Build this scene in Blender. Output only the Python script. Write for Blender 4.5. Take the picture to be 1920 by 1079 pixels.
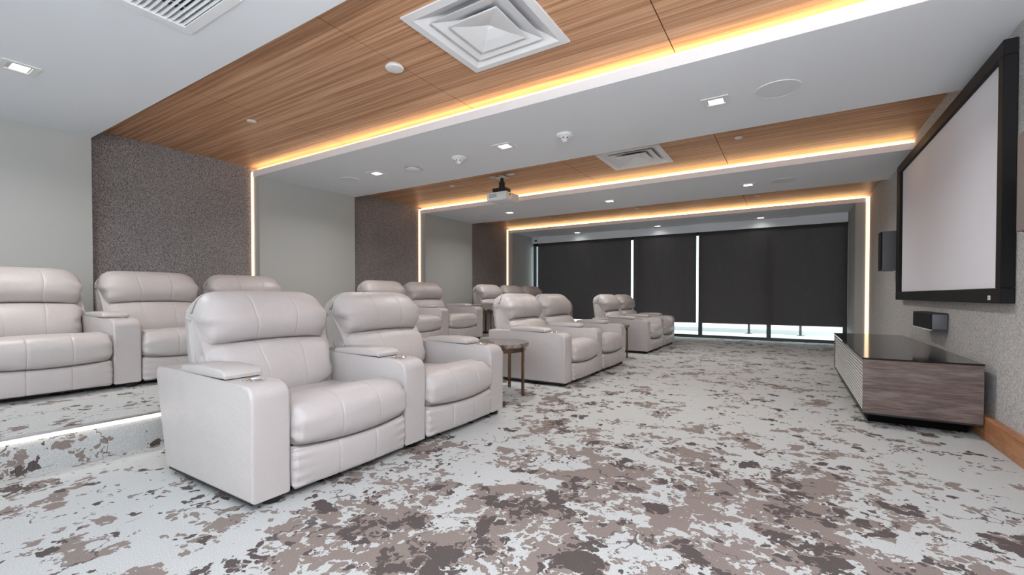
import bpy, bmesh, math, random
from mathutils import Vector, Matrix
random.seed(7)
for o in list(bpy.data.objects): bpy.data.objects.remove(o)
SC = bpy.context.scene
COL = SC.collection
PI = math.pi

# ------------------------------------------------------------------ camera
cam_d = bpy.data.cameras.new('camera'); cam_d.sensor_width = 36; cam_d.lens = 15.677
cam_d.shift_y = 0.01431; cam_d.clip_start = .05; cam_d.clip_end = 200
cam = bpy.data.objects.new('camera', cam_d); COL.objects.link(cam)
cam.location = (0, 0, 1.06)
cam.rotation_euler = (math.radians(90 - .811), 0, math.radians(31.997))
SC.camera = cam

# ------------------------------------------------------------------ world and view
W = bpy.data.worlds.new('world'); SC.world = W; W.use_nodes = True
wb = W.node_tree.nodes['Background']
wb.inputs[0].default_value = (.86, .95, 1, 1); wb.inputs[1].default_value = 3.0
SC.view_settings.view_transform = 'Standard'; SC.view_settings.look = 'None'
SC.view_settings.gamma = 1; SC.view_settings.use_curve_mapping = False
SC.view_settings.exposure = 0.10

def area(name, loc, rot, sx, sy, power, col=(1, 1, 1), spread=180):
    l = bpy.data.lights.new(name, 'AREA'); l.shape = 'RECTANGLE'; l.size = sx; l.size_y = sy
    l.energy = power; l.color = col; l.spread = math.radians(spread)
    o = bpy.data.objects.new(name, l); COL.objects.link(o)
    o.location = loc; o.rotation_euler = rot
    return o
# added daylight from an unseen, assumed glazed rear wall behind the camera
area('assumed_rear_daylight', (-2.2, -3.35, 1.45), (math.radians(90), 0, 0), 6.6, 2.4, 14, (.93, .96, 1))
# the photographer's flash, held up beside the camera and bounced off the white soffit
area('bounced_flash', (.75, -.15, 1.8), (math.radians(180), 0, 0), .5, .5, 300, (.95, .97, 1))
DOWN_POWER = 20
LED_WARM = 10.0
LED_STEP = 5.0

# ------------------------------------------------------------------ room dimensions
XL, XLF = -6.77, -6.96       # pier face, felt face (left)
XR, XF = 1.27, 1.213         # right felt wall, baseboard face
ZC, ZW = 2.86, 3.01          # soffit, wood ceiling
Y0, Y1, Y2, Y3, Y4, Y5, YW = 1.79, 3.67, 5.41, 7.26, 8.955, 10.857, 12.19
YB = -3.5
XP, ZP = -3.8065, .2336      # platform edge and height

# ------------------------------------------------------------------ materials
MATS = {}
def mat(name, col, rough=.6, metal=0, spec=.5, emit=None, es=0):
    m = bpy.data.materials.new(name); m.use_nodes = True
    b = m.node_tree.nodes['Principled BSDF']
    b.inputs['Base Color'].default_value = (*col, 1); b.inputs['Roughness'].default_value = rough
    b.inputs['Metallic'].default_value = metal; b.inputs['Specular IOR Level'].default_value = spec
    if emit:
        b.inputs['Emission Color'].default_value = (*emit, 1); b.inputs['Emission Strength'].default_value = es
    MATS[name] = m
    return m
class NT:
    def __init__(s, m): s.t = m.node_tree; s.b = s.t.nodes['Principled BSDF']
    def n(s, k, **kw):
        x = s.t.nodes.new(k)
        for a, v in kw.items(): setattr(x, a, v)
        return x
    def l(s, a, b): s.t.links.new(a, b)
    def coord(s, scale=(1, 1, 1), kind='Object'):
        c = s.n('ShaderNodeTexCoord'); m = s.n('ShaderNodeMapping'); m.inputs['Scale'].default_value = scale
        s.l(c.outputs[kind], m.inputs['Vector']); return m.outputs[0]
    def pos(s, scale=(1, 1, 1)):
        c = s.n('ShaderNodeNewGeometry'); m = s.n('ShaderNodeMapping'); m.inputs['Scale'].default_value = scale
        s.l(c.outputs['Position'], m.inputs['Vector']); return m.outputs[0]
    def noise(s, v, scale, detail=4, rough=.5, dist=0):
        x = s.n('ShaderNodeTexNoise'); x.inputs['Scale'].default_value = scale; x.inputs['Detail'].default_value = detail
        x.inputs['Roughness'].default_value = rough; x.inputs['Distortion'].default_value = dist
        s.l(v, x.inputs['Vector']); return x.outputs['Fac']
    def ramp(s, f, stops, interp='LINEAR'):
        r = s.n('ShaderNodeValToRGB'); r.color_ramp.interpolation = interp
        e = r.color_ramp.elements
        while len(e) < len(stops): e.new(.5)
        for q, (p, c) in zip(e, stops):
            q.position = p; q.color = (*c, 1) if len(c) == 3 else c
        s.l(f, r.inputs[0]); return r.outputs[0]
    def math(s, op, a, b=None, c=None):
        x = s.n('ShaderNodeMath', operation=op)
        for i, v in enumerate((a, b, c)):
            if v is None: continue
            if isinstance(v, (int, float)): x.inputs[i].default_value = v
            else: s.l(v, x.inputs[i])
        return x.outputs[0]
    def mix(s, f, a, b):
        x = s.n('ShaderNodeMix', data_type='RGBA')
        if isinstance(f, (int, float)): x.inputs[0].default_value = f
        else: s.l(f, x.inputs[0])
        for i, v in ((6, a), (7, b)):
            if isinstance(v, tuple): x.inputs[i].default_value = (*v, 1)
            else: s.l(v, x.inputs[i])
        return x.outputs[2]
    def smooth(s, f, lo, hi):
        x = s.n('ShaderNodeMapRange', interpolation_type='SMOOTHSTEP')
        x.inputs['From Min'].default_value = lo; x.inputs['From Max'].default_value = hi
        s.l(f, x.inputs['Value']); return x.outputs[0]
    def bump(s, f, strength=.3, dist=.01):
        x = s.n('ShaderNodeBump'); x.inputs['Strength'].default_value = strength; x.inputs['Distance'].default_value = dist
        s.l(f, x.inputs['Height']); s.l(x.outputs[0], s.b.inputs['Normal'])
    def base(s, c): s.l(c, s.b.inputs['Base Color'])

# carpet
m = mat('carpet', (.6, .6, .6), .95, spec=.1); t = NT(m)
P = t.pos()
dn = t.n('ShaderNodeTexNoise'); dn.inputs['Scale'].default_value = 7; dn.inputs['Detail'].default_value = 3
t.l(P, dn.inputs['Vector'])
vm = t.n('ShaderNodeVectorMath', operation='SUBTRACT'); t.l(dn.outputs['Color'], vm.inputs[0]); vm.inputs[1].default_value = (.5, .5, .5)
vs = t.n('ShaderNodeVectorMath', operation='SCALE'); t.l(vm.outputs[0], vs.inputs[0]); vs.inputs[3].default_value = .13
va = t.n('ShaderNodeVectorMath', operation='ADD'); t.l(P, va.inputs[0]); t.l(vs.outputs[0], va.inputs[1])
PD0 = va.outputs[0]
d2 = t.n('ShaderNodeTexNoise'); d2.inputs['Scale'].default_value = 34; d2.inputs['Detail'].default_value = 2; t.l(P, d2.inputs['Vector'])
d3 = t.n('ShaderNodeVectorMath', operation='SUBTRACT'); t.l(d2.outputs['Color'], d3.inputs[0]); d3.inputs[1].default_value = (.5, .5, .5)
d4 = t.n('ShaderNodeVectorMath', operation='SCALE'); t.l(d3.outputs[0], d4.inputs[0]); d4.inputs[3].default_value = .045
d5 = t.n('ShaderNodeVectorMath', operation='ADD'); t.l(PD0, d5.inputs[0]); t.l(d4.outputs[0], d5.inputs[1])
PD = d5.outputs[0]
dens = t.noise(t.pos((1, 1, 1)), .6, 2, .5)
# the weave is denser in a drift across the open floor
cd = t.n('ShaderNodeVectorMath', operation='DISTANCE')
mp = t.n('ShaderNodeMapping'); mp.inputs['Scale'].default_value = (1, .9, 0); t.l(t.pos(), mp.inputs['Vector'])
t.l(mp.outputs[0], cd.inputs[0]); cd.inputs[1].default_value = (-.5, 1.5, 0)
drift = t.smooth(cd.outputs['Value'], 2.8, .3)
D = t.math('MULTIPLY_ADD', dens, .22, t.math('MULTIPLY', drift, .115))
def blobs(src, scale, nscale, thr, k, off, dw=1.0, detail=3):
    """union of rounded lobes around scattered points, thick where the slow noise is high"""
    mpp = t.n('ShaderNodeMapping'); mpp.inputs['Location'].default_value = off; t.l(src, mpp.inputs['Vector'])
    v = t.n('ShaderNodeTexVoronoi'); v.inputs['Scale'].default_value = scale; t.l(mpp.outputs[0], v.inputs['Vector'])
    n_ = t.noise(v.outputs['Position'], nscale, detail, .62)
    val = t.math('SUBTRACT', t.math('ADD', n_, t.math('MULTIPLY', D, dw)), thr)
    return t.smooth(t.math('SUBTRACT', t.math('MULTIPLY', val, k), v.outputs['Distance']), 0, .03)
taupe = t.math('MAXIMUM', blobs(PD, 13, 2.6, .662, 10, (0, 0, 0)), blobs(PD, 26, 4.2, .67, 8, (3, 5, 1)))
speck = blobs(PD, 40, 9, .75, 6, (7, 1, 2))
holes = blobs(PD, 24, 7, .50, 5, (5, 2, 8), 0)
taupe = t.math('MULTIPLY', taupe, t.math('SUBTRACT', 1, holes))
dark = t.math('MAXIMUM', blobs(PD, 16, 4.0, .628, 8, (11, 4, 0), .42), blobs(PD, 30, 5.5, .635, 8, (2, 9, 5), .5))
rid = t.noise(PD, 1.7, 3, .5, .1)
ridge = t.math('ABSOLUTE', t.math('SUBTRACT', rid, .5))
line = t.smooth(ridge, .0045, .003)
lm = t.smooth(t.noise(t.pos(), 3.4, 2, .5), .50, .52)
branch = t.math('MULTIPLY', line, lm)
yar = t.noise(t.pos(), 260, 2, .6)
lite = t.ramp(yar, [(.3, (.30, .305, .30)), (.7, (.57, .575, .57))])
tau = t.ramp(yar, [(.3, (.15, .12, .108)), (.7, (.27, .225, .205))])
drk = t.ramp(yar, [(.3, (.055, .045, .043)), (.7, (.115, .094, .09))])
c = t.mix(t.math('MAXIMUM', taupe, speck), lite, tau)
c = t.mix(t.math('MAXIMUM', dark, t.math('MULTIPLY', branch, .9)), c, drk)
t.base(c); t.bump(yar, .5, .004)

def felt(name, a, b):
    m = mat(name, a, .95, spec=.15); t = NT(m)
    n1 = t.noise(t.pos((1, 1, .75)), 95, 4, .75, .3); n2 = t.noise(t.pos(), 2.0, 3, .5)
    c = t.ramp(n1, [(.34, a), (.66, b)])
    c2 = t.mix(t.math('MULTIPLY', t.math('SUBTRACT', n2, .35), .25), c, a)
    t.base(c2); t.bump(n1, .35, .004)
felt('felt_charcoal', (.04, .034, .034), (.46, .43, .43))
felt('felt_grey', (.27, .266, .262), (.70, .695, .685))

def wood(name, a, b, c3, sc=(1.1, 16, 16), rough=.42, grain=1.0):
    m = mat(name, a, rough, spec=.35); t = NT(m)
    v = t.pos(sc)
    n1 = t.noise(v, 1.0, 6, .6, .1); n2 = t.noise(t.pos((sc[0] * 2.5, sc[1] * 7, sc[2] * 7)), 1.3, 3, .6)
    f = t.math('MULTIPLY_ADD', n2, .4, t.math('MULTIPLY', n1, .6))
    t.base(t.ramp(f, [(.38, a), (.5, b), (.60, c3)])); t.bump(f, .08, .003)
wood('ceiling_wood', (.33, .15, .07), (.56, .30, .165), (.76, .47, .29), sc=(.45, 34, 34))
wood('baseboard_wood', (.28, .115, .05), (.42, .19, .085), (.50, .25, .12), sc=(14, 1.2, 14))
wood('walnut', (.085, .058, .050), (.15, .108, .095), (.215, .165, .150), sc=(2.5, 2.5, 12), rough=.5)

def plain(name, col, rough, bs=.05, sc=180):
    m = mat(name, col, rough, spec=.3); t = NT(m); n1 = t.noise(t.pos(), sc, 2, .5)
    t.base(t.mix(t.math('MULTIPLY', n1, .12), col, tuple(q * .8 for q in col))); t.bump(n1, bs, .002)
plain('wall_paint', (.46, .465, .45), .8)
plain('ceiling_paint', (.83, .86, .90), .75)
plain('white_plastic', (.80, .80, .80), .45, .02)
plain('speaker_mesh', (.76, .77, .80), .6, .3, 500)

# leather
m = mat('leather', (.60, .56, .545), .42, spec=.45); t = NT(m)
v = t.coord()
n1 = t.noise(v, 140, 3, .6); n2 = t.noise(v, 7, 3, .6); n3 = t.noise(v, 3, 2, .5)
t.base(t.mix(n3, (.43, .395, .388), (.49, .455, .447)))
t.l(t.ramp(n2, [(.3, (.34,) * 3), (.7, (.5,) * 3)]), t.b.inputs['Roughness'])
n4 = t.noise(v, 22, 2, .5); t.bump(t.math('MULTIPLY_ADD', n1, .2, t.math('MULTIPLY_ADD', n4, .3, n2)), .4, .012)
mat('stitch', (.74, .71, .70), .5)
mat('black_plastic', (.012, .012, .013), .5)
mat('black_gap', (.006, .006, .006), .9, spec=.1)
mat('frame_black', (.008, .008, .009), .6, spec=.25)
plain('screen_fabric', (.86, .87, .94), .85, .05, 400)
mat('glass_black', (.012, .009, .008), .08, spec=.5)
mat('speaker_grille', (.02, .02, .021), .8, spec=.2)
mat('speaker_cloth', (.26, .225, .215), .9)
mat('speaker_case', (.13, .135, .15), .55)
mat('chrome', (.85, .85, .86), .12, metal=1)
mat('bronze', (.24, .155, .11), .22, metal=1)
mat('silver_trim', (.75, .75, .76), .3, metal=1)
mat('aluminium_frame', (.05, .055, .058), .4, metal=.3)
plain('slat_metal', (.6, .6, .58), .45, .05)
mat('gap_shadow', (.01, .01, .01), .9)
mat('stone_grey', (.3, .3, .3), .8)
m = mat('table_stone', (.10, .08, .075), .18, spec=.5); t = NT(m)
n1 = t.noise(t.pos(), 9, 5, .6, 1.2); t.base(t.ramp(n1, [(.4, (.06, .045, .04)), (.55, (.15, .125, .12)), (.6, (.27, .24, .235))]))
m = mat('blind_fabric', (.06, .055, .055), .9, spec=.1); t = NT(m)
n1 = t.noise(t.pos((1, 1, 1)), 220, 2, .6); t.base(t.ramp(n1, [(.35, (.085, .078, .078)), (.65, (.18, .165, .168))]))
m = mat('glass', (1, 1, 1)); t = NT(m)
tr = t.n('ShaderNodeBsdfTransparent'); tr.inputs[0].default_value = (.93, .97, .96, 1)
gl = t.n('ShaderNodeBsdfGlossy'); gl.inputs['Roughness'].default_value = .02
mx = t.n('ShaderNodeMixShader'); mx.inputs[0].default_value = .06
t.l(tr.outputs[0], mx.inputs[1]); t.l(gl.outputs[0], mx.inputs[2])
t.l(mx.outputs[0], t.t.nodes['Material Output'].inputs[0])
mat('led_warm', (1, .8, .6), .5, emit=(1, .63, .29), es=LED_WARM)
mat('led_soft', (1, .8, .6), .5, emit=(1, .66, .42), es=1.7)
mat('led_step', (1, .95, .9), .5, emit=(1, .90, .80), es=LED_STEP)
mat('lamp_lens', (1, 1, 1), .5, emit=(1, .98, .95), es=3.5)
mat('terrace_paving', (.75, .76, .76), .8)
mat('rail_metal', (.05, .06, .065), .5)
mat('duct_dark', (.035, .04, .045), .7)
mat('clear_lens', (.02, .02, .03), .05, spec=.8)
plain('diffuser_white', (.86, .87, .89), .4, .01)

# ------------------------------------------------------------------ mesh helpers
def box(bm, x0, x1, y0, y1, z0, z1, bev=0, seg=2):
    vs = [bm.verts.new(p) for p in ((x0, y0, z0), (x1, y0, z0), (x1, y1, z0), (x0, y1, z0), (x0, y0, z1), (x1, y0, z1), (x1, y1, z1), (x0, y1, z1))]
    fs = [bm.faces.new([vs[i] for i in q]) for q in ((3, 2, 1, 0), (4, 5, 6, 7), (0, 1, 5, 4), (1, 2, 6, 5), (2, 3, 7, 6), (3, 0, 4, 7))]
    if bev:
        es = list({e for f in fs for e in f.edges})
        bmesh.ops.bevel(bm, geom=es, offset=bev, segments=seg, profile=.5, affect='EDGES')
    return vs
def BX(x0, x1, y0, y1, z0, z1, bev=0, seg=2):
    bm = bmesh.new(); box(bm, x0, x1, y0, y1, z0, z1, bev, seg); return bm
def lathe(bm, prof, seg=32, c=(0, 0, 0)):
    rings = []
    for r, z in prof:
        if r < 1e-6: rings.append([bm.verts.new((c[0], c[1], c[2] + z))])
        else: rings.append([bm.verts.new((c[0] + r * math.cos(2 * PI * k / seg), c[1] + r * math.sin(2 * PI * k / seg), c[2] + z)) for k in range(seg)])
    for a, b in zip(rings, rings[1:]):
        if len(a) == 1 and len(b) == 1: continue
        for k in range(seg):
            j = (k + 1) % seg
            if len(a) == 1: bm.faces.new((a[0], b[j], b[k]))
            elif len(b) == 1: bm.faces.new((a[k], a[j], b[0]))
            else: bm.faces.new((a[k], a[j], b[j], b[k]))
def LT(prof, seg=32, c=(0, 0, 0)):
    bm = bmesh.new(); lathe(bm, prof, seg, c); return bm
def prism(bm, pts, y0, y1, bev=0, seg=3):
    """polygon in x,z extruded along y"""
    a = [bm.verts.new((x, y0, z)) for x, z in pts]; b = [bm.verts.new((x, y1, z)) for x, z in pts]
    n = len(pts); fs = [bm.faces.new(a), bm.faces.new(b[::-1])]
    es = list(fs[0].edges) + list(fs[1].edges)
    for i in range(n): bm.faces.new((a[i], b[i], b[(i + 1) % n], a[(i + 1) % n]))
    if bev: bmesh.ops.bevel(bm, geom=es, offset=bev, segments=seg, profile=.5, affect='EDGES')
def mesh_of(name, bm, material, smooth=False, angle=40):
    bmesh.ops.recalc_face_normals(bm, faces=bm.faces)
    me = bpy.data.meshes.new(name); bm.to_mesh(me); bm.free()
    me.materials.append(MATS[material])
    if smooth:
        me.shade_smooth()
        if angle < 180: me.set_sharp_from_angle(angle=math.radians(angle))
    return me
def obj(name, bm, material, parent=None, smooth=False, angle=40, loc=None):
    o = bpy.data.objects.new(name, mesh_of(name, bm, material, smooth, angle)); COL.objects.link(o)
    if parent: o.parent = parent
    if loc: o.location = loc
    return o
def inst(name, me, parent=None, loc=(0, 0, 0), rz=0):
    o = bpy.data.objects.new(name, me); COL.objects.link(o); o.parent = parent; o.location = loc; o.rotation_euler = (0, 0, rz); return o
def tag(o, label, cat, group=None):
    o['label'] = label; o['category'] = cat
    if group: o['group'] = group
    return o
def thing(name, label, cat, loc=(0, 0, 0), rz=0, group=None):
    o = bpy.data.objects.new(name, None); COL.objects.link(o); o.empty_display_size = .1
    o.location = loc; o.rotation_euler = (0, 0, rz); return tag(o, label, cat, group)
def struct(name, bm, material, parent=None, **k):
    o = obj(name, bm, material, parent, **k)
    if not parent: o['kind'] = 'structure'
    return o
def holebox(bm, x0, x1, y0, y1, z0, z1, h):
    """slab with a rectangular hole h=(x0,x1,y0,y1)"""
    box(bm, x0, h[0], y0, y1, z0, z1); box(bm, h[1], x1, y0, y1, z0, z1)
    box(bm, h[0], h[1], y0, h[2], z0, z1); box(bm, h[0], h[1], h[3], y1, z0, z1)

# ------------------------------------------------------------------ shell of the room
struct('floor', BX(XP - .05, XR, YB, YW, -.1, 0), 'carpet')
pl = struct('floor_platform', BX(XLF, XP, YB, YW, 0, ZP), 'carpet')
struct('wall_left', BX(XLF - .2, XLF, YB, YW, 0, 3.3), 'felt_charcoal')
struct('wall_right', BX(XR, XR + .2, YB, YW, 0, 3.3), 'felt_grey')
wr = bmesh.new()
box(wr, XLF - .2, XR + .2, YB - .2, YB, 0, .25); box(wr, XLF - .2, XR + .2, YB - .2, YB, 2.68, 3.3)
box(wr, XLF - .2, -5.55, YB - .2, YB, .25, 2.68); box(wr, 1.15, XR + .2, YB - .2, YB, .25, 2.68)
struct('wall_rear', wr, 'wall_paint')
wn = struct('assumed_rear_window', BX(-5.55, 1.15, YB - .14, YB - .10, .25, .31), 'aluminium_frame')  # unseen rear glazing, assumed so daylight enters from behind the camera
for x in (-5.53, -3.3, -1.1, 1.10):
    obj('mullion', BX(x - .03, x + .03, YB - .14, YB - .10, .31, 2.68), 'aluminium_frame', wn)
struct('ceiling', BX(XLF - .2, XR + .2, YB - .2, YW + .2, 3.25, 3.4), 'ceiling_paint')
CEIL = bpy.data.objects['ceiling']
# near soffit with the return-air opening
GX0, GX1, GY0, GY1 = -3.505, -2.843, .87, 1.45
b = bmesh.new(); holebox(b, XLF, XR, YB, Y0, ZC, 3.2, (GX0 + .05, GX1 - .05, GY0 + .05, GY1 - .05)); struct('trim_1', b, 'ceiling_paint')
# beams, each with an upstand lip that carries the light strip
LED_Z0, LED_Z1 = 2.938, 2.962
for i, (a, c2) in enumerate(((Y1, Y2), (Y3, Y4), (Y5, YW))):
    b = bmesh.new()
    box(b, XLF, XR, a, c2, ZC, 2.90); box(b, XLF, XR, a, a + (.006 if i == 0 else .02), 2.90, 2.948 if i == 0 else LED_Z0 + .005); box(b, XLF, XR, a + .09, c2, 2.90, 3.25)
    struct('trim_%d' % (i + 2), b, 'ceiling_paint')
    sx1 = XR - .005 if i < 2 else XR - .06
    tag(obj('led_strip', BX(XLF + .01, sx1, a + (.012 if i == 0 else -.001), a + (.034 if i == 0 else .019), 2.925 if i == 0 else LED_Z0 + .006, 2.945 if i == 0 else LED_Z1), 'led_warm'),
        ['warm glowing light strip along the lip of the nearest white ceiling beam',
         'warm glowing light strip along the beam just behind the projector',
         'warm glowing light strip along the beam closest to the window blinds'][i], 'light strip', 'horizontal cove light strips')
# valance over the blinds
struct('trim_5', BX(XLF, 1.04, 12.0, 12.03, 2.66, ZC), 'ceiling_paint')
# piers on the left
for i, (a, c2) in enumerate(((YB, Y0), (Y1, Y2), (Y3, Y4), (Y5, YW))):
    struct('trim_%d' % (i + 6), BX(XLF, XL, a, c2, ZP, ZC), 'wall_paint') if i == 0 else \
        struct('trim_%d' % (i + 6), BX(XLF, XL, a + .012, c2, ZP, ZC), 'wall_paint')
    if i:
        tag(obj('led_strip', BX(XLF + .002, -6.918, a - .01, a + .010, ZP, 2.935), 'led_soft'),
            ['', 'vertical warm light strip on the left wall nearest the camera',
             'vertical warm light strip on the left wall, second from the camera',
             'vertical warm light strip on the left wall nearest the window'][i], 'light strip', 'vertical wall light strips')
struct('trim_10', BX(1.05, XR, Y5, YW, 0, ZC), 'wall_paint')
tag(obj('led_strip', BX(1.212, XR - .003, Y5 - .014, Y5 - .001, .1, 2.962), 'led_soft'),
    'vertical warm light strip on the right wall beside the window pier', 'light strip', 'vertical wall light strips')
# wood ceiling panels
HOLES = {(0, 2): (-2.29, -1.47, 2.29, 3.10), (1, 2): (-2.29, -1.47, 5.90, 6.67)}
for bi, (a, c2) in enumerate(((Y0, Y1 + .09), (Y2, Y3 + .09), (Y4, Y5 + .09))):
    xs = [XLF, -4.85, -2.82, -.80, XR]
    obj('reveal_shadow_strip', BX(XLF, XR, a, a + .08, ZW + .045, ZW + .06), 'walnut', CEIL); a += .065  # dark walnut strip paints in the shadow of the ceiling recess
    for k in range(4):
        b = bmesh.new(); x0, x1 = xs[k] + .004, xs[k + 1] - .004
        if (bi, k) in HOLES: holebox(b, x0, x1, a, c2, ZW, ZW + .02, HOLES[(bi, k)])
        else: box(b, x0, x1, a, c2, ZW, ZW + .02)
        obj('ceiling_panel', b, 'ceiling_wood', CEIL)
# baseboard on the right
struct('baseboard_right', BX(XF, XR, YB, Y5, 0, .165, .004, 1), 'baseboard_wood')

# ------------------------------------------------------------------ window wall
w1 = struct('window_1', BX(XL, 1.05, 12.14, 12.20, 0, .07), 'aluminium_frame')
obj('sill_rail', BX(XL, 1.05, 12.12, 12.14, .0, .03), 'aluminium_frame', w1)
mx_ = [XL + .03, -3.50, -1.945, -.435, 1.02]
for x in mx_: obj('mullion', BX(x - .045, x + .045, 12.13, 12.20, .07, 2.86), 'aluminium_frame', w1)
for a, c2 in zip(mx_, mx_[1:]): obj('pane', BX(a + .045, c2 - .045, 12.16, 12.166, .07, 2.86), 'glass', w1)
wh = bmesh.new(); box(wh, XLF - .2, XR + .2, 12.2, 12.4, 2.80, 3.4); box(wh, XLF - .2, XL, 12.2, 12.4, 0, 2.8); box(wh, 1.05, XR + .2, 12.2, 12.4, 0, 2.8)
struct('wall_front', wh, 'wall_paint')
BL = [(-6.59, -3.70, 'wide charcoal roller blind at the left end of the window wall'),
      (-3.64, -2.03, 'narrow charcoal roller blind in the middle of the window wall'),
      (-1.97, 1.04, 'wide charcoal roller blind at the right end, nearest the screen wall')]
for a, c2, lb in BL:
    r = thing('roller_blind', lb, 'blind', ((a + c2) / 2, 12.06, 0), 0, 'roller blinds over the window')
    h = (c2 - a) / 2
    b = bmesh.new(); n = 24
    for i in range(n + 1):
        for j in range(2):
            x = -h + 2 * h * i / n; y = .004 * math.sin(i * 1.3)
            bm_v = b.verts.new((x, y, .39 + j * 2.33))
    b.verts.ensure_lookup_table()
    for i in range(n): b.faces.new([b.verts[q] for q in (2 * i, 2 * i + 2, 2 * i + 3, 2 * i + 1)])
    ret = bmesh.ops.solidify(b, geom=b.faces[:], thickness=.003)
    obj('fabric', b, 'blind_fabric', r)
    obj('bottom_bar', BX(-h, h, -.010, .010, .375, .40, .004), 'blind_fabric', r)
    b = LT([(0, -h), (.03, -h), (.03, h), (0, h)], 16); bmesh.ops.rotate(b, verts=b.verts, matrix=Matrix.Rotation(PI / 2, 3, 'Y'))
    bmesh.ops.translate(b, verts=b.verts, vec=(0, .01, 2.75)); obj('roller_tube', b, 'black_plastic', r, smooth=True)
struct('trim_12', BX(XL, 1.04, 12.085, 12.11, 2.58, ZC), 'black_plastic')  # black board added to block light leaking in above the blinds
# terrace outside
struct('ground', BX(-16, 10, 12.4, 20, -.12, -.02), 'terrace_paving')
struct('trim_11', BX(-16, 10, 14.6, 14.8, -.02, .10), 'terrace_paving')
for i, x in enumerate((-1.0, .23)):
    p_ = thing('railing_post', ['left of the two grey railing posts seen under the right blind', 'right of the two grey railing posts seen under the right blind'][i], 'post', (x, 14.3, -.02), 0, 'railing posts on the terrace')
    obj('post', BX(-.03, .03, -.03, .03, .012, 1.1), 'rail_metal', p_)
    obj('base_plate', BX(-.09, .09, -.06, .06, 0, .012), 'rail_metal', p_)

# ------------------------------------------------------------------ step light
tag(obj('led_strip', BX(XP, XP + .012, YB, YW, ZP - .028, ZP - .004), 'led_step'),
    'bright white light strip along the carpeted platform edge', 'light strip')
tag(obj('step_nosing', BX(XP - .03, XP + .014, YB, YW, ZP - .004, ZP + .006), 'silver_trim'),
    'pale metal nosing capping the lit edge of the carpeted platform', 'nosing')

# ------------------------------------------------------------------ recliners
S, AW = .805, .205
def sm(a): return a * a * (3 - 2 * a)
def catmull(pts, n):
    out = []; N = len(pts)
    for i in range(N - 1):
        p0 = pts[max(i - 1, 0)]; p1 = pts[i]; p2 = pts[i + 1]; p3 = pts[min(i + 2, N - 1)]
        for k in range(n):
            s = k / n
            out.append(tuple(.5 * (2 * p1[d] + (p2[d] - p0[d]) * s + (2 * p0[d] - 5 * p1[d] + 4 * p2[d] - p3[d]) * s * s + (3 * p1[d] - p0[d] - 3 * p2[d] + p3[d]) * s ** 3) for d in (0, 1)))
    out.append(pts[-1]); return out
def sweep(profile, hw, r, sub=4, seams=(-.33, .33), deform=None, nu=44, seamd=.0035):
    """padded cushion: profile (x,z) swept across y from -hw to hw, ends rounded by r, seams pressed in"""
    pr = catmull(profile, sub); n = len(pr)
    nor = []
    for i in range(n):
        a = pr[max(i - 1, 0)]; b_ = pr[min(i + 1, n - 1)]; dx, dz = b_[0] - a[0], b_[1] - a[1]; L = math.hypot(dx, dz) or 1
        nor.append((dz / L, -dx / L))
    us = sorted(set([math.sin(-PI / 2 + PI * i / nu) * .35 + (-1 + 2 * i / nu) * .65 for i in range(nu + 1)] + [s + d for s in seams for d in (-.02, -.008, 0, .008, .02)]))
    bm = bmesh.new(); G = []
    for u in us:
        y = u * hw; d = max(0, abs(y) - (hw - r)); ins = r * (1 - math.sqrt(max(0, 1 - (d / r) ** 2)))
        row = []
        for i, (x, z) in enumerate(pr):
            v = i / (n - 1)
            k = ins
            for s in seams: k += seamd * math.exp(-((u - s) / .009) ** 2)
            # pleats gathered toward the ends
            if abs(u) > .55: k += .0075 * math.sin(v * 52 + (1 if u > 0 else 2.3)) * ((abs(u) - .55) / .45) ** 1.5
            px_, pz_ = x - nor[i][0] * k, z - nor[i][1] * k; py_ = y
            if deform: px_, py_, pz_ = deform(px_, py_, pz_, u, v)
            row.append(bm.verts.new((px_, py_, pz_)))
        G.append(row)
    for a, b_ in zip(G, G[1:]):
        for i in range(n - 1): bm.faces.new((a[i], a[i + 1], b_[i + 1], b_[i]))
    for row in (G[0], G[-1]):
        c_ = Vector((0, 0, 0))
        for v_ in row: c_ += v_.co
        cv = bm.verts.new(c_ / len(row))
        for i in range(n): bm.faces.new((row[i], row[(i + 1) % n], cv))
    back = [row[0] for row in G] + [row[-1] for row in G[::-1]]
    try: bm.faces.new(back)
    except Exception: pass
    return bm
def shift(bm, dx=0, dy=0, dz=0):
    bmesh.ops.translate(bm, verts=bm.verts, vec=(dx, dy, dz)); return bm
# profiles run so that the outward normal is (dz,-dx)
seat_prof = [(-.12, .262), (-.02, .268), (.026, .295), (.046, .35), (.040, .412), (.004, .466), (-.07, .496), (-.17, .500), (-.27, .482), (-.35, .455), (-.46, .440), (-.60, .434), (-.74, .42), (-.80, .38)]
def seat_def(x, y, z, u, v):
    f = 1 - u * u
    front = max(0, min(1, (x + .45) / .35))
    return x + .030 * f * sm(front), y, z + (.012 * f if z > .38 else -.022 * f * front)
panel_prof = [(-.10, .045), (-.01, .047), (.012, .06), (.02, .12), (.022, .19), (.012, .245), (-.02, .262), (-.10, .264)]
def panel_def(x, y, z, u, v):
    f = 1 - u * u
    return x + .020 * f, y, z - .020 * f * max(0, (z - .1) / .16)
lum_prof = [(-.84, .365), (-.745, .37), (-.685, .41), (-.662, .49), (-.682, .59), (-.735, .69), (-.79, .745), (-.86, .765), (-.95, .76)]
def lum_def(x, y, z, u, v):
    k = abs(u)
    z2 = z - .018 * k ** 2 * sm(max(0, min(1, (z - .5) / .25))) + .10 * k ** 3 * (1 - sm(max(0, min(1, (z - .35) / .2))))
    return x - .05 * k ** 3, y * (1 + .09 * sm(max(0, min(1, (z - .6) / .1)))), z2
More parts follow.
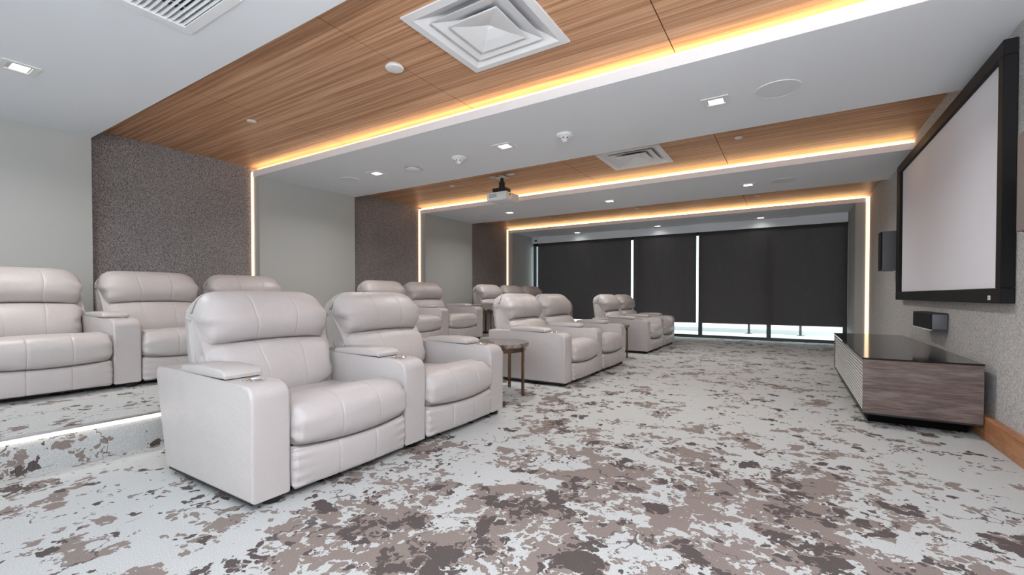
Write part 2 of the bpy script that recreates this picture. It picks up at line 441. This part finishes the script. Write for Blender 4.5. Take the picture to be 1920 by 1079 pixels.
head_prof = [(-.95, .762), (-.855, .767), (-.812, .80), (-.788, .87), (-.80, .94), (-.845, 1.01), (-.91, 1.065), (-.985, 1.092), (-1.06, 1.083), (-1.112, 1.048), (-1.130, .995), (-1.126, .95), (-1.11, .91), (-1.07, .885), (-1.0, .82)]
def head_def(x, y, z, u, v):
    k = abs(u); top = sm(max(0, min(1, (z - .84) / .24)))
    return x - .045 * k ** 4 * (1 if x > -1 else 0), y * (.945 + .095 * sm(max(0, min(1, (z - .84) / .14)))) * (1 - .03 * top * k), z - .10 * k ** 8 * top - .018 * k ** 2 * (1 - sm(max(0, min(1, (z - .76) / .2))))
ME = {}
yc = S / 2
ME['seat_cushion'] = mesh_of('seat_cushion', shift(sweep(seat_prof, S / 2 - .004, .05, deform=seat_def), 0, yc), 'leather', True, 180)
ME['footrest_panel'] = mesh_of('footrest_panel', shift(sweep(panel_prof, S / 2 - .004, .025, deform=panel_def, seamd=.004), 0, yc), 'leather', True, 60)
ME['lumbar_cushion'] = mesh_of('lumbar_cushion', shift(sweep(lum_prof, .400, .09, deform=lum_def), 0, yc), 'leather', True, 180)
ME['headrest_cushion'] = mesh_of('headrest_cushion', shift(sweep(head_prof, .434, .050, deform=head_def), 0, yc), 'leather', True, 180)
b = bmesh.new()
prism(b, [(-.76, .30), (-1.0, .08), (-1.03, .10), (-1.075, .64), (-1.088, .66), (-1.110, .86), (-1.116, .94), (-1.112, .968), (-1.078, .975), (-1.00, .895), (-.905, .765), (-.835, .66), (-.82, .64), (-.76, .50)], -.434, .434, .014, 2)
for v_ in b.verts:
    if v_.co.z < .652: v_.co.y *= .395 / .434
ME['backrest_shell'] = mesh_of('backrest_shell', shift(b, 0, yc), 'leather', True, 45)
arc = [(0 - .085 * (1 - math.cos(a)), .550 + .068 * math.sin(a)) for a in [PI / 2 * k / 7 for k in range(8)]]
arm_pts = [(-.955, .044), (0, .044)] + [(x, z) for x, z in arc] + [(-.25, .622), (-.7, .632), (-1.055, .632), (-1.072, .612), (-1.066, .58)]
b = bmesh.new(); prism(b, arm_pts, .002, AW - .002, .018, 4)
for v_ in b.verts: v_.co.x += .006 * math.sin(v_.co.z * 5) * (1 if v_.co.x > -.3 else 0)
ME['armrest'] = mesh_of('armrest', b, 'leather', True, 50)
b = bmesh.new(); prism(b, [(-.745, .628), (-.747, .655), (-.735, .668), (-.52, .679), (-.33, .676), (-.275, .665), (-.258, .645), (-.262, .628)], .004, AW - .004, .010, 3)
ME['armrest_lid'] = mesh_of('armrest_lid', b, 'leather', True, 50)
CX, CY = -.165, AW / 2
ME['lid_shadow'] = mesh_of('lid_gap_shade', BX(-.73, -.275, .012, AW - .012, .615, .629), 'black_plastic')  # black strip standing in for the shadow gap under the lid
ME['cup_holder'] = mesh_of('cup_holder', LT([(.046, .6205), (.055, .6205), (.056, .625), (.051, .628), (.046, .626), (.044, .6215), (0, .6212)], 32, (CX, CY, 0)), 'chrome', True, 50)
ME['foot'] = mesh_of('foot', LT([(0, .0), (.044, .0), (.050, .012), (.050, .046), (0, .046)], 20), 'black_plastic', True, 40)
ME['base_frame'] = mesh_of('base_frame', BX(-.93, -.03, .02, S - .02, .03, .30), 'black_plastic')
ME['arm_base'] = mesh_of('arm_base', BX(-.94, -.03, .015, AW - .015, .030, .046), 'black_plastic')

def arm(root, y):
    a = inst('armrest', ME['armrest'], root, (0, y, 0))
    inst('armrest_lid', ME['armrest_lid'], a); inst('lid_gap_shade', ME['lid_shadow'], a); c_ = inst('cup_holder', ME['cup_holder'], a); c_['label'] = 'chrome cup holder ring'
    inst('base', ME['arm_base'], a)['label'] = 'black base under the armrest'
    for x in (-.075, -.86): inst('foot', ME['foot'], a, (x, AW / 2 + .035, 0))
def recliner(x, y, z, label, group, last):
    """y is the front-left seat edge; left armrest always, right armrest on the last of a row"""
    r = thing('recliner', label, 'recliner', (x, y, z), 0, group)
    for k in ('seat_cushion', 'footrest_panel', 'lumbar_cushion', 'headrest_cushion', 'backrest_shell', 'base_frame'):
        inst(k, ME[k], r)
    arm(r, -AW)
    if last: arm(r, S)
    return r
FX, PX = -2.2, -5.04
rows = [
    (FX, 1.352, 0, 'front row recliners on the floor', ['nearest pale grey leather recliner, its whole left side facing the camera', 'pale grey leather recliner beside the round side table, right of the nearest one']),
    (FX, 4.865, 0, 'front row recliners on the floor', ['pale grey leather recliner directly behind the round side table', 'pale grey leather recliner second in the middle pair of the front row']),
    (FX, 8.36, 0, 'front row recliners on the floor', ['pale grey leather recliner, left one of the front row pair nearest the window', 'pale grey leather recliner closest to the window in the front row']),
    (PX, .655, ZP, 'back row recliners on the platform', ['large grey leather recliner cut by the left edge of the photo, on the platform', 'grey leather recliner on the platform in front of the first dark felt panel', 'grey leather recliner on the platform, its back just above the nearest front recliner']),
    (PX, 4.985, ZP, 'back row recliners on the platform', ['grey leather recliner on the platform half hidden behind the second front recliner', 'grey leather recliner on the platform ending the middle group, its open end arm showing']),
    (PX, 8.17, ZP, 'back row recliners on the platform', ['grey leather recliner on the platform, left of the farthest group of three', 'grey leather recliner on the platform, middle of the farthest group of three', 'grey leather recliner on the platform right by the window blinds']),
]
for x, y, z, g, labs in rows:
    for i, lb in enumerate(labs):
        recliner(x, y + i * (S + AW), z, lb, g, i == len(labs) - 1)

# ------------------------------------------------------------------ side tables
def side_table(x, y, z, label):
    t_ = thing('side_table', label, 'table', (x, y, z), 0, 'round side tables between recliners')
    obj('tabletop', LT([(0, .515), (.355, .515), (.365, .520), (.37, .530), (.37, .552), (.365, .560), (0, .560)], 48), 'table_stone', t_, True, 40)
    obj('apron', LT([(.325, .515), (.325, .468), (.333, .468), (.333, .515)], 40), 'bronze', t_, True, 40)['label'] = 'bronze metal band under the tabletop'
    for k in range(4):
        a = k * PI / 2 + .08
        b = BX(.325, .350, -.016, .016, 0, .515, .003, 1); bmesh.ops.rotate(b, verts=b.verts, matrix=Matrix.Rotation(a, 3, 'Z'))
        obj('leg', b, 'bronze', t_)
side_table(-2.73, 4.02, 0, 'round dark stone side table on bronze legs between the first two front pairs')
side_table(-2.71, 7.50, 0, 'round dark side table mostly hidden beyond the middle front pair of recliners')
side_table(-5.55, 7.52, ZP, 'round dark side table on the platform beside the middle group end arm')

# ------------------------------------------------------------------ credenza
cr = thing('media_console', 'low walnut media console with slatted front and black glass top by the right wall', 'cabinet', (0, 0, 0))
CX0, CX1, CY0, CY1 = .503, 1.207, 4.59, 7.42
ZB, ZT = .098, .545
obj('plinth', BX(CX0 + .06, CX1 - .03, CY0 + .20, CY1 - .2, 0, ZB), 'black_gap', cr)
obj('bottom_board', BX(CX0 + .004, CX1, CY0 + .002, CY1, ZB, ZB + .014), 'black_plastic', cr)
obj('top', BX(CX0 - .006, CX1 + .002, CY0 - .006, CY1 + .006, ZT, ZT + .014, .002, 1), 'glass_black', cr)['label'] = 'glossy black glass top'
for y in (CY0, CY1 - .028): obj('side_panel', BX(CX0 + .002, CX1, y, y + .028, ZB + .014, ZT, .002, 1), 'walnut', cr)
obj('back_panel', BX(CX1 - .015, CX1 - .002, CY0 + .028, CY1 - .028, ZB + .014, ZT), 'black_plastic', cr)
obj('cabinet_body', BX(CX0 + .05, CX1 - .015, CY0 + .028, CY1 - .028, ZB + .014, ZT - .002), 'black_gap', cr)
ND, NS = 4, 15
dw = (CY1 - CY0 - .056) / ND
slat_me = mesh_of('slat', BX(0, .022, 0, dw - .012, 0, .011, .0015, 1), 'slat_metal')
slat_h = (ZT - ZB - .02) / NS
for d in range(ND):
    ya = CY0 + .028 + d * dw
    door = obj('door', BX(CX0 + .030, CX0 + .045, ya + .004, ya + dw - .004, ZB + .016, ZT - .004), 'black_gap', cr)
    for k in range(NS): inst('slat', slat_me, door, (CX0 + .008, ya + .006, ZB + .018 + k * slat_h))

# ------------------------------------------------------------------ screen
sc_ = thing('projection_screen', 'large pale projection screen in a thick black frame on the right wall', 'screen', (0, 0, 0))
SX0, SX1, SY0, SY1, SZ0, SZ1 = 1.195, 1.268, 4.29, 7.815, 1.008, 2.775
fw = .105
def fr(y0, y1, z0, z1): obj('frame_rail', BX(SX0, SX1, y0, y1, z0, z1, .004, 1), 'frame_black', sc_)
fr(SY0, SY1, SZ0, SZ0 + fw); fr(SY0, SY1, SZ1 - fw, SZ1); fr(SY0, SY0 + fw - .02, SZ0 + fw, SZ1 - fw); fr(SY1 - fw - .1, SY1, SZ0 + fw, SZ1 - fw)
obj('screen_surface', BX(SX0 + .03, SX0 + .04, SY0 + .05, SY1 - .1, SZ0 + .05, SZ1 - .05), 'screen_fabric', sc_)
b = BX(SX0 - .003, SX0, 4.455, 4.50, 1.03, 1.062, .001, 1); lg = obj('badge', b, 'white_plastic', sc_); lg['label'] = 'small white square badge on the lower frame rail'
obj('badge_mark', BX(SX0 - .004, SX0 - .003, 4.465, 4.484, 1.045, 1.050), 'frame_black', lg)

# ------------------------------------------------------------------ wall speakers
def wall_speaker(y0, y1, label, gm='speaker_grille'):
    s_ = thing('wall_speaker', label, 'speaker', (0, 0, 0), 0, 'speakers flanking the screen')
    obj('cabinet', BX(1.095, 1.255, y0, y1, 1.415, 1.975, .015, 3), 'speaker_case', s_, True, 40)
    obj('grille', BX(1.078, 1.095, y0 + .004, y1 - .004, 1.42, 1.97, .006, 2), gm, s_, True, 40)
    obj('bracket', BX(1.25, 1.27, y0 + .05, y1 - .05, 1.6, 1.8), 'black_plastic', s_)
wall_speaker(8.15, 8.36, 'black wall speaker just beyond the far edge of the screen')
wall_speaker(3.46, 3.66, 'wall speaker cut by the right edge of the photo, near side of the screen', 'speaker_cloth')
s_ = thing('centre_speaker', 'small black box speaker on the wall below the screen above the console', 'speaker', (0, 0, 0))
obj('cabinet', BX(1.152, 1.262, 5.757, 6.48, .735, .885, .006, 2), 'speaker_case', s_, True, 40)
obj('grille', BX(1.140, 1.152, 5.762, 6.475, .738, .882, .003, 1), 'speaker_grille', s_)
for z in (.727, .885): obj('edge_trim', BX(1.138, 1.150 if z < .8 else 1.262, 5.755, 6.482, z, z + .008), 'silver_trim' if z < .8 else 'black_plastic', s_)
obj('wall_bracket', BX(1.262, 1.27, 5.9, 6.3, .75, .87), 'black_plastic', s_)

# ------------------------------------------------------------------ ceiling fittings
def diffuser(cx, cy, half, label):
    d = thing('air_diffuser', label, 'air vent', (cx, cy, ZW), 0, 'square air diffusers in the wood ceiling')
    def ring(bm, hs):
        loops = [[bm.verts.new((sx * h, sy * h, z)) for sx, sy in ((-1, -1), (1, -1), (1, 1), (-1, 1))] for h, z in hs]
        for a, c_ in zip(loops, loops[1:]):
            for k in range(4): bm.faces.new((a[k], a[(k + 1) % 4], c_[(k + 1) % 4], c_[k]))
        return loops
    b = bmesh.new(); ring(b, [(half, -.001), (half, -.014), (half - .06, -.016), (half - .075, -.008), (half - .13, .022), (half - .19, .050), (half - .26, .068), (half - .30, .10), (half - .30, .16)])
    obj('flange', b, 'diffuser_white', d)
    b = bmesh.new(); ring(b, [(.125, .060), (.16, .042), (.23, .014), (.290, .000), (.300, -.014), (.293, -.014), (.23, .006), (.16, .034), (.12, .056), (.125, .060)])
    obj('outer_cone', b, 'diffuser_white', d)
    b = bmesh.new(); L = ring(b, [(.05, .05), (.12, .018), (.197, -.006), (.205, -.022), (.198, -.022), (.11, -.004), (.03, .018), (.01, .030)])
    b.faces.new(L[-1]); b.faces.new(L[0][::-1]); obj('centre_cone', b, 'diffuser_white', d)
    obj('duct', BX(-half + .16, half - .16, -half + .16, half - .16, .16, .17), 'duct_dark', d)
    b = bmesh.new()
    for s1 in (-1, 1):
        box(b, s1 * .11 - .004, s1 * .11 + .004, -.13, .13, .03, .036)
    obj('hanger', b, 'diffuser_white', d)
diffuser(-1.885, 2.697, .445, 'large white square air diffuser in the wood ceiling nearest the camera')
diffuser(-1.875, 6.285, .43, 'square air diffuser in the second wood ceiling bay near the projector')

g = thing('air_grille', 'white slatted return air grille in the near white soffit, at the top left', 'air vent', ((GX0 + GX1) / 2, (GY0 + GY1) / 2, ZC))
gx, gy = (GX1 - GX0) / 2, (GY1 - GY0) / 2
b = bmesh.new(); holebox(b, -gx, gx, -gy, gy, -.008, 0, (-gx + .06, gx - .06, -gy + .06, gy - .06)); obj('frame', b, 'diffuser_white', g)
b = bmesh.new(); holebox(b, -gx + .05, gx - .05, -gy + .05, gy - .05, 0, .10, (-gx + .055, gx - .055, -gy + .055, gy - .055)); obj('duct_sleeve', b, 'diffuser_white', g)
obj('duct', BX(-gx + .055, gx - .055, -gy + .055, gy - .055, .10, .105), 'duct_dark', g)
for k in range(15):
    y = -gy + .07 + k * (2 * gy - .14) / 14
    b = BX(-gx + .055, gx - .055, -.001, .001, -.008, .008); bmesh.ops.rotate(b, verts=b.verts, matrix=Matrix.Rotation(.5, 3, 'X'))
    bmesh.ops.translate(b, verts=b.verts, vec=(0, y, .008)); obj('slat', b, 'diffuser_white', g)
for x in (-.1, .1): obj('cross_bar', BX(x - .004, x + .004, -gy + .055, gy - .055, .03, .036), 'diffuser_white', g)

fr_me = None
def downlight(x, y, label, power=DOWN_POWER):
    global fr_me, ln_me, bf_me
    if fr_me is None:
        b = bmesh.new(); holebox(b, -.115, .115, -.105, .105, -.007, 0, (-.078, .078, -.068, .068)); fr_me = mesh_of('frame', b, 'white_plastic')
        ln_me = mesh_of('lens', BX(-.062, .062, -.04, .055, -.0035, -.001), 'lamp_lens')
        bf_me = mesh_of('baffle', BX(-.078, .078, -.068, .068, -.001, -.0002), 'silver_trim')
    d = thing('downlight', label, 'ceiling light', (x, y, ZC), 0, 'square recessed downlights')
    inst('frame', fr_me, d); inst('baffle', bf_me, d); inst('lens', ln_me, d)
    l = area('downlight_lamp', (0, 0, -.012), (0, 0, 0), .11, .09, power, (1, .97, .93), 150); l.parent = d
names = {(0, 0): 'square downlight at the left edge of the photo in the near soffit',
         (1, 0): 'square downlight in the nearest beam, close to the left wall',
         (1, 1): 'square downlight in the nearest beam between two smoke detectors',
         (1, 2): 'square downlight in the nearest beam beside the large round ceiling speaker',
         (2, 0): 'square downlight in the second beam, close to the left wall',
         (2, 1): 'square downlight in the second beam, hidden behind the projector',
         (2, 2): 'square downlight in the second beam toward the screen wall',
         (3, 0): 'square downlight in the window beam, at its left',
         (3, 1): 'square downlight in the window beam, at its middle',
         (3, 2): 'square downlight in the window beam, toward the screen wall'}
for j, y in enumerate((.94, 4.52, 8.18, 11.77)):
    for i, x in enumerate((-5.17, -2.93, -.60)):
        if (j, i) in names: downlight(x, y, names[(j, i)], 0.6 if j == 3 else DOWN_POWER)
def disc(name, x, y, z, r, label, cat, prof, group, material='white_plastic'):
    o = thing(name, label, cat, (x, y, z), 0, group)
    return o
def ceil_speaker(x, y, label, r=.18):
    o = thing('ceiling_speaker', label, 'speaker', (x, y, ZC), 0, 'round ceiling speakers')
    obj('rim', LT([(r - .012, 0), (r - .012, -.006), (r, -.006), (r + .002, -.002), (r + .002, 0)], 48), 'white_plastic', o, True)
    obj('grille', LT([(0, -.005), (r - .012, -.004)], 48), 'speaker_mesh', o, True)
ceil_speaker(-.11, 4.54, 'large round white ceiling speaker in the nearest beam by the screen wall')
ceil_speaker(-5.80, 4.54, 'round white ceiling speaker in the nearest beam, close to the left wall', .15)
ceil_speaker(-.12, 8.17, 'round white ceiling speaker in the second beam toward the screen')
ceil_speaker(-5.81, 8.17, 'round white ceiling speaker in the second beam, close to the left wall', .15)
def smoke(x, y, label):
    o = thing('smoke_detector', label, 'detector', (x, y, ZC), 0, 'domed detectors on the nearest beam')
    obj('base', LT([(0, 0), (.092, 0), (.096, -.008), (.094, -.022), (.085, -.03), (0, -.03)], 32), 'white_plastic', o, True)
    obj('dome', LT([(.078, -.028), (.070, -.040), (.048, -.055), (.032, -.062), (.028, -.078), (.018, -.086), (0, -.088)], 32), 'white_plastic', o, True)
    for a in (-2.2, -1.4, -.6):
        b = BX(-.008, .008, -.004, .004, -.053, -.045); bmesh.ops.translate(b, verts=b.verts, vec=(.058 * math.cos(a), .058 * math.sin(a), 0)); obj('sensor_slot', b, 'black_plastic', o)
smoke(-2.15, 4.55, 'white domed detector on the nearest beam, right of the middle downlight')
smoke(-3.67, 4.57, 'white domed detector on the nearest beam, left of the middle downlight')
o = thing('access_point', 'shallow white round sounder on the nearest beam, left of the domed detectors', 'detector', (-4.53, 4.62, ZC))
obj('base', LT([(0, 0), (.085, 0), (.085, -.012), (0, -.012)], 32), 'white_plastic', o, True)
obj('cover', LT([(.105, -.012), (.112, -.020), (.10, -.032), (.06, -.042), (0, -.046)], 32), 'white_plastic', o, True)
o = thing('ceiling_sounder', 'white round disc on a panel joint of the nearest wood ceiling bay', 'detector', (-2.86, 2.70, ZW))
obj('base', LT([(0, 0), (.065, 0), (.065, -.012), (0, -.012)], 32), 'white_plastic', o, True)
obj('cover', LT([(.072, -.010), (.078, -.018), (.07, -.030), (.04, -.036), (0, -.038)], 32), 'white_plastic', o, True)
for x, y, lb in ((-5.11, 2.70, 'small white sprinkler cap in the nearest wood ceiling bay'),
                 (-.56, 6.16, 'small white sprinkler cap in the second wood bay, right of the square diffuser'),
                 (-5.10, 6.16, 'small white sprinkler cap in the second wood bay, left of the projector'),
                 (-2.92, 9.93, 'small white sprinkler cap in the farthest wood ceiling bay'), (-5.1, 9.93, 'small white sprinkler cap in the farthest wood bay, close to the left wall'),
                 (-.56, 9.93, 'small white sprinkler cap in the farthest wood bay, toward the screen')):
    o = thing('sprinkler_cap', lb, 'sprinkler', (x, y, ZW), 0, 'sprinkler caps in the wood ceiling')
    obj('rim', LT([(.048, 0), (.048, -.004), (.034, -.006), (.034, 0)], 24), 'white_plastic', o, True)
    obj('cover_plate', LT([(.036, -.006), (.036, -.010), (0, -.011)], 24), 'white_plastic', o, True)
for x0, x1, lb in ((-6.25, -5.0, 'slim white slot air diffuser in the window beam, at its left end'), (-3.72, -2.10, 'slim white slot air diffuser in the window beam, at its middle'), (-1.22, .17, 'slim white slot air diffuser in the window beam, toward the screen wall')):
    o = thing('slot_diffuser', lb, 'air vent', ((x0 + x1) / 2, 11.93, ZC), 0, 'slot diffusers by the blinds'); h = (x1 - x0) / 2
    b = bmesh.new(); holebox(b, -h, h, -.045, .045, -.004, 0, (-h + .012, h - .012, -.03, .03)); obj('frame', b, 'white_plastic', o)
    obj('slot', BX(-h + .012, h - .012, -.03, .03, -.002, -.0005), 'duct_dark', o)
# projector
PXC, PY0 = -3.985, 5.90
pj = thing('projector', 'white projector hanging from the wood ceiling on a black bracket', 'projector', (PXC, PY0, 0))
pw = .185; pd = .40
obj('body', BX(-pw, pw, 0, pd, 2.59, 2.715, .012, 3), 'white_plastic', pj, True, 40)
obj('underside_plate', BX(-pw + .02, pw - .02, .02, pd - .02, 2.584, 2.59), 'speaker_mesh', pj)
v_ = obj('vent_panel', BX(-pw + .045, .035, -.003, .0, 2.625, 2.695), 'white_plastic', pj)
for i in range(7):
    for j in range(3): obj('vent_slot', BX(-pw + .055 + i * .021, -pw + .067 + i * .021, -.0045, -.003, 2.632 + j * .021, 2.644 + j * .021), 'black_plastic', v_)
b = LT([(.040, 0), (.040, .010), (.030, .010), (.028, .004), (0, .006)], 28); bmesh.ops.rotate(b, verts=b.verts, matrix=Matrix.Rotation(PI / 2, 3, 'Y'))
bmesh.ops.translate(b, verts=b.verts, vec=(pw, .11, 2.66)); ln = obj('lens_ring', b, 'silver_trim', pj, True)
b = LT([(0, .012), (.027, .010), (.027, 0), (0, 0)], 24); bmesh.ops.rotate(b, verts=b.verts, matrix=Matrix.Rotation(PI / 2, 3, 'Y'))
bmesh.ops.translate(b, verts=b.verts, vec=(pw, .11, 2.66)); obj('lens', b, 'clear_lens', ln, True)
obj('mount_plate', BX(-.09, .09, .06, .26, 2.735, 2.745), 'black_plastic', pj)
for sx in (-.08, .07): obj('mount_arm', BX(sx, sx + .02, .05, .27, 2.715, 2.735), 'black_plastic', pj)
obj('mount_knuckle', BX(-.13, .12, .08, .25, 2.745, 2.80, .01), 'black_plastic', pj)
b = LT([(.05, 2.80), (.05, 2.90), (.026, 2.92), (.026, 2.97), (0, 2.97)], 20, (0, .17, 0)); obj('drop_pole', b, 'black_plastic', pj, True)
obj('ceiling_plate', BX(-.09, .09, .10, .24, 2.965, 2.975), 'white_plastic', pj)
obj('spacer', BX(-.04, .04, .13, .21, 2.975, ZW), 'white_plastic', pj)
for x in (-.17, .17): obj('junction_plate', BX(x - .06, x + .06, .12, .21, ZW - .010, ZW), 'white_plastic', pj)
# security camera
o = thing('security_camera', 'small white dome camera high in the left window corner', 'camera', (-6.60, 11.93, ZC))
obj('housing', BX(-.05, .05, -.05, .05, -.11, 0, .01), 'white_plastic', o)
obj('dome', LT([(.042, -.11), (.040, -.128), (.028, -.145), (0, -.152)], 20), 'clear_lens', o, True)
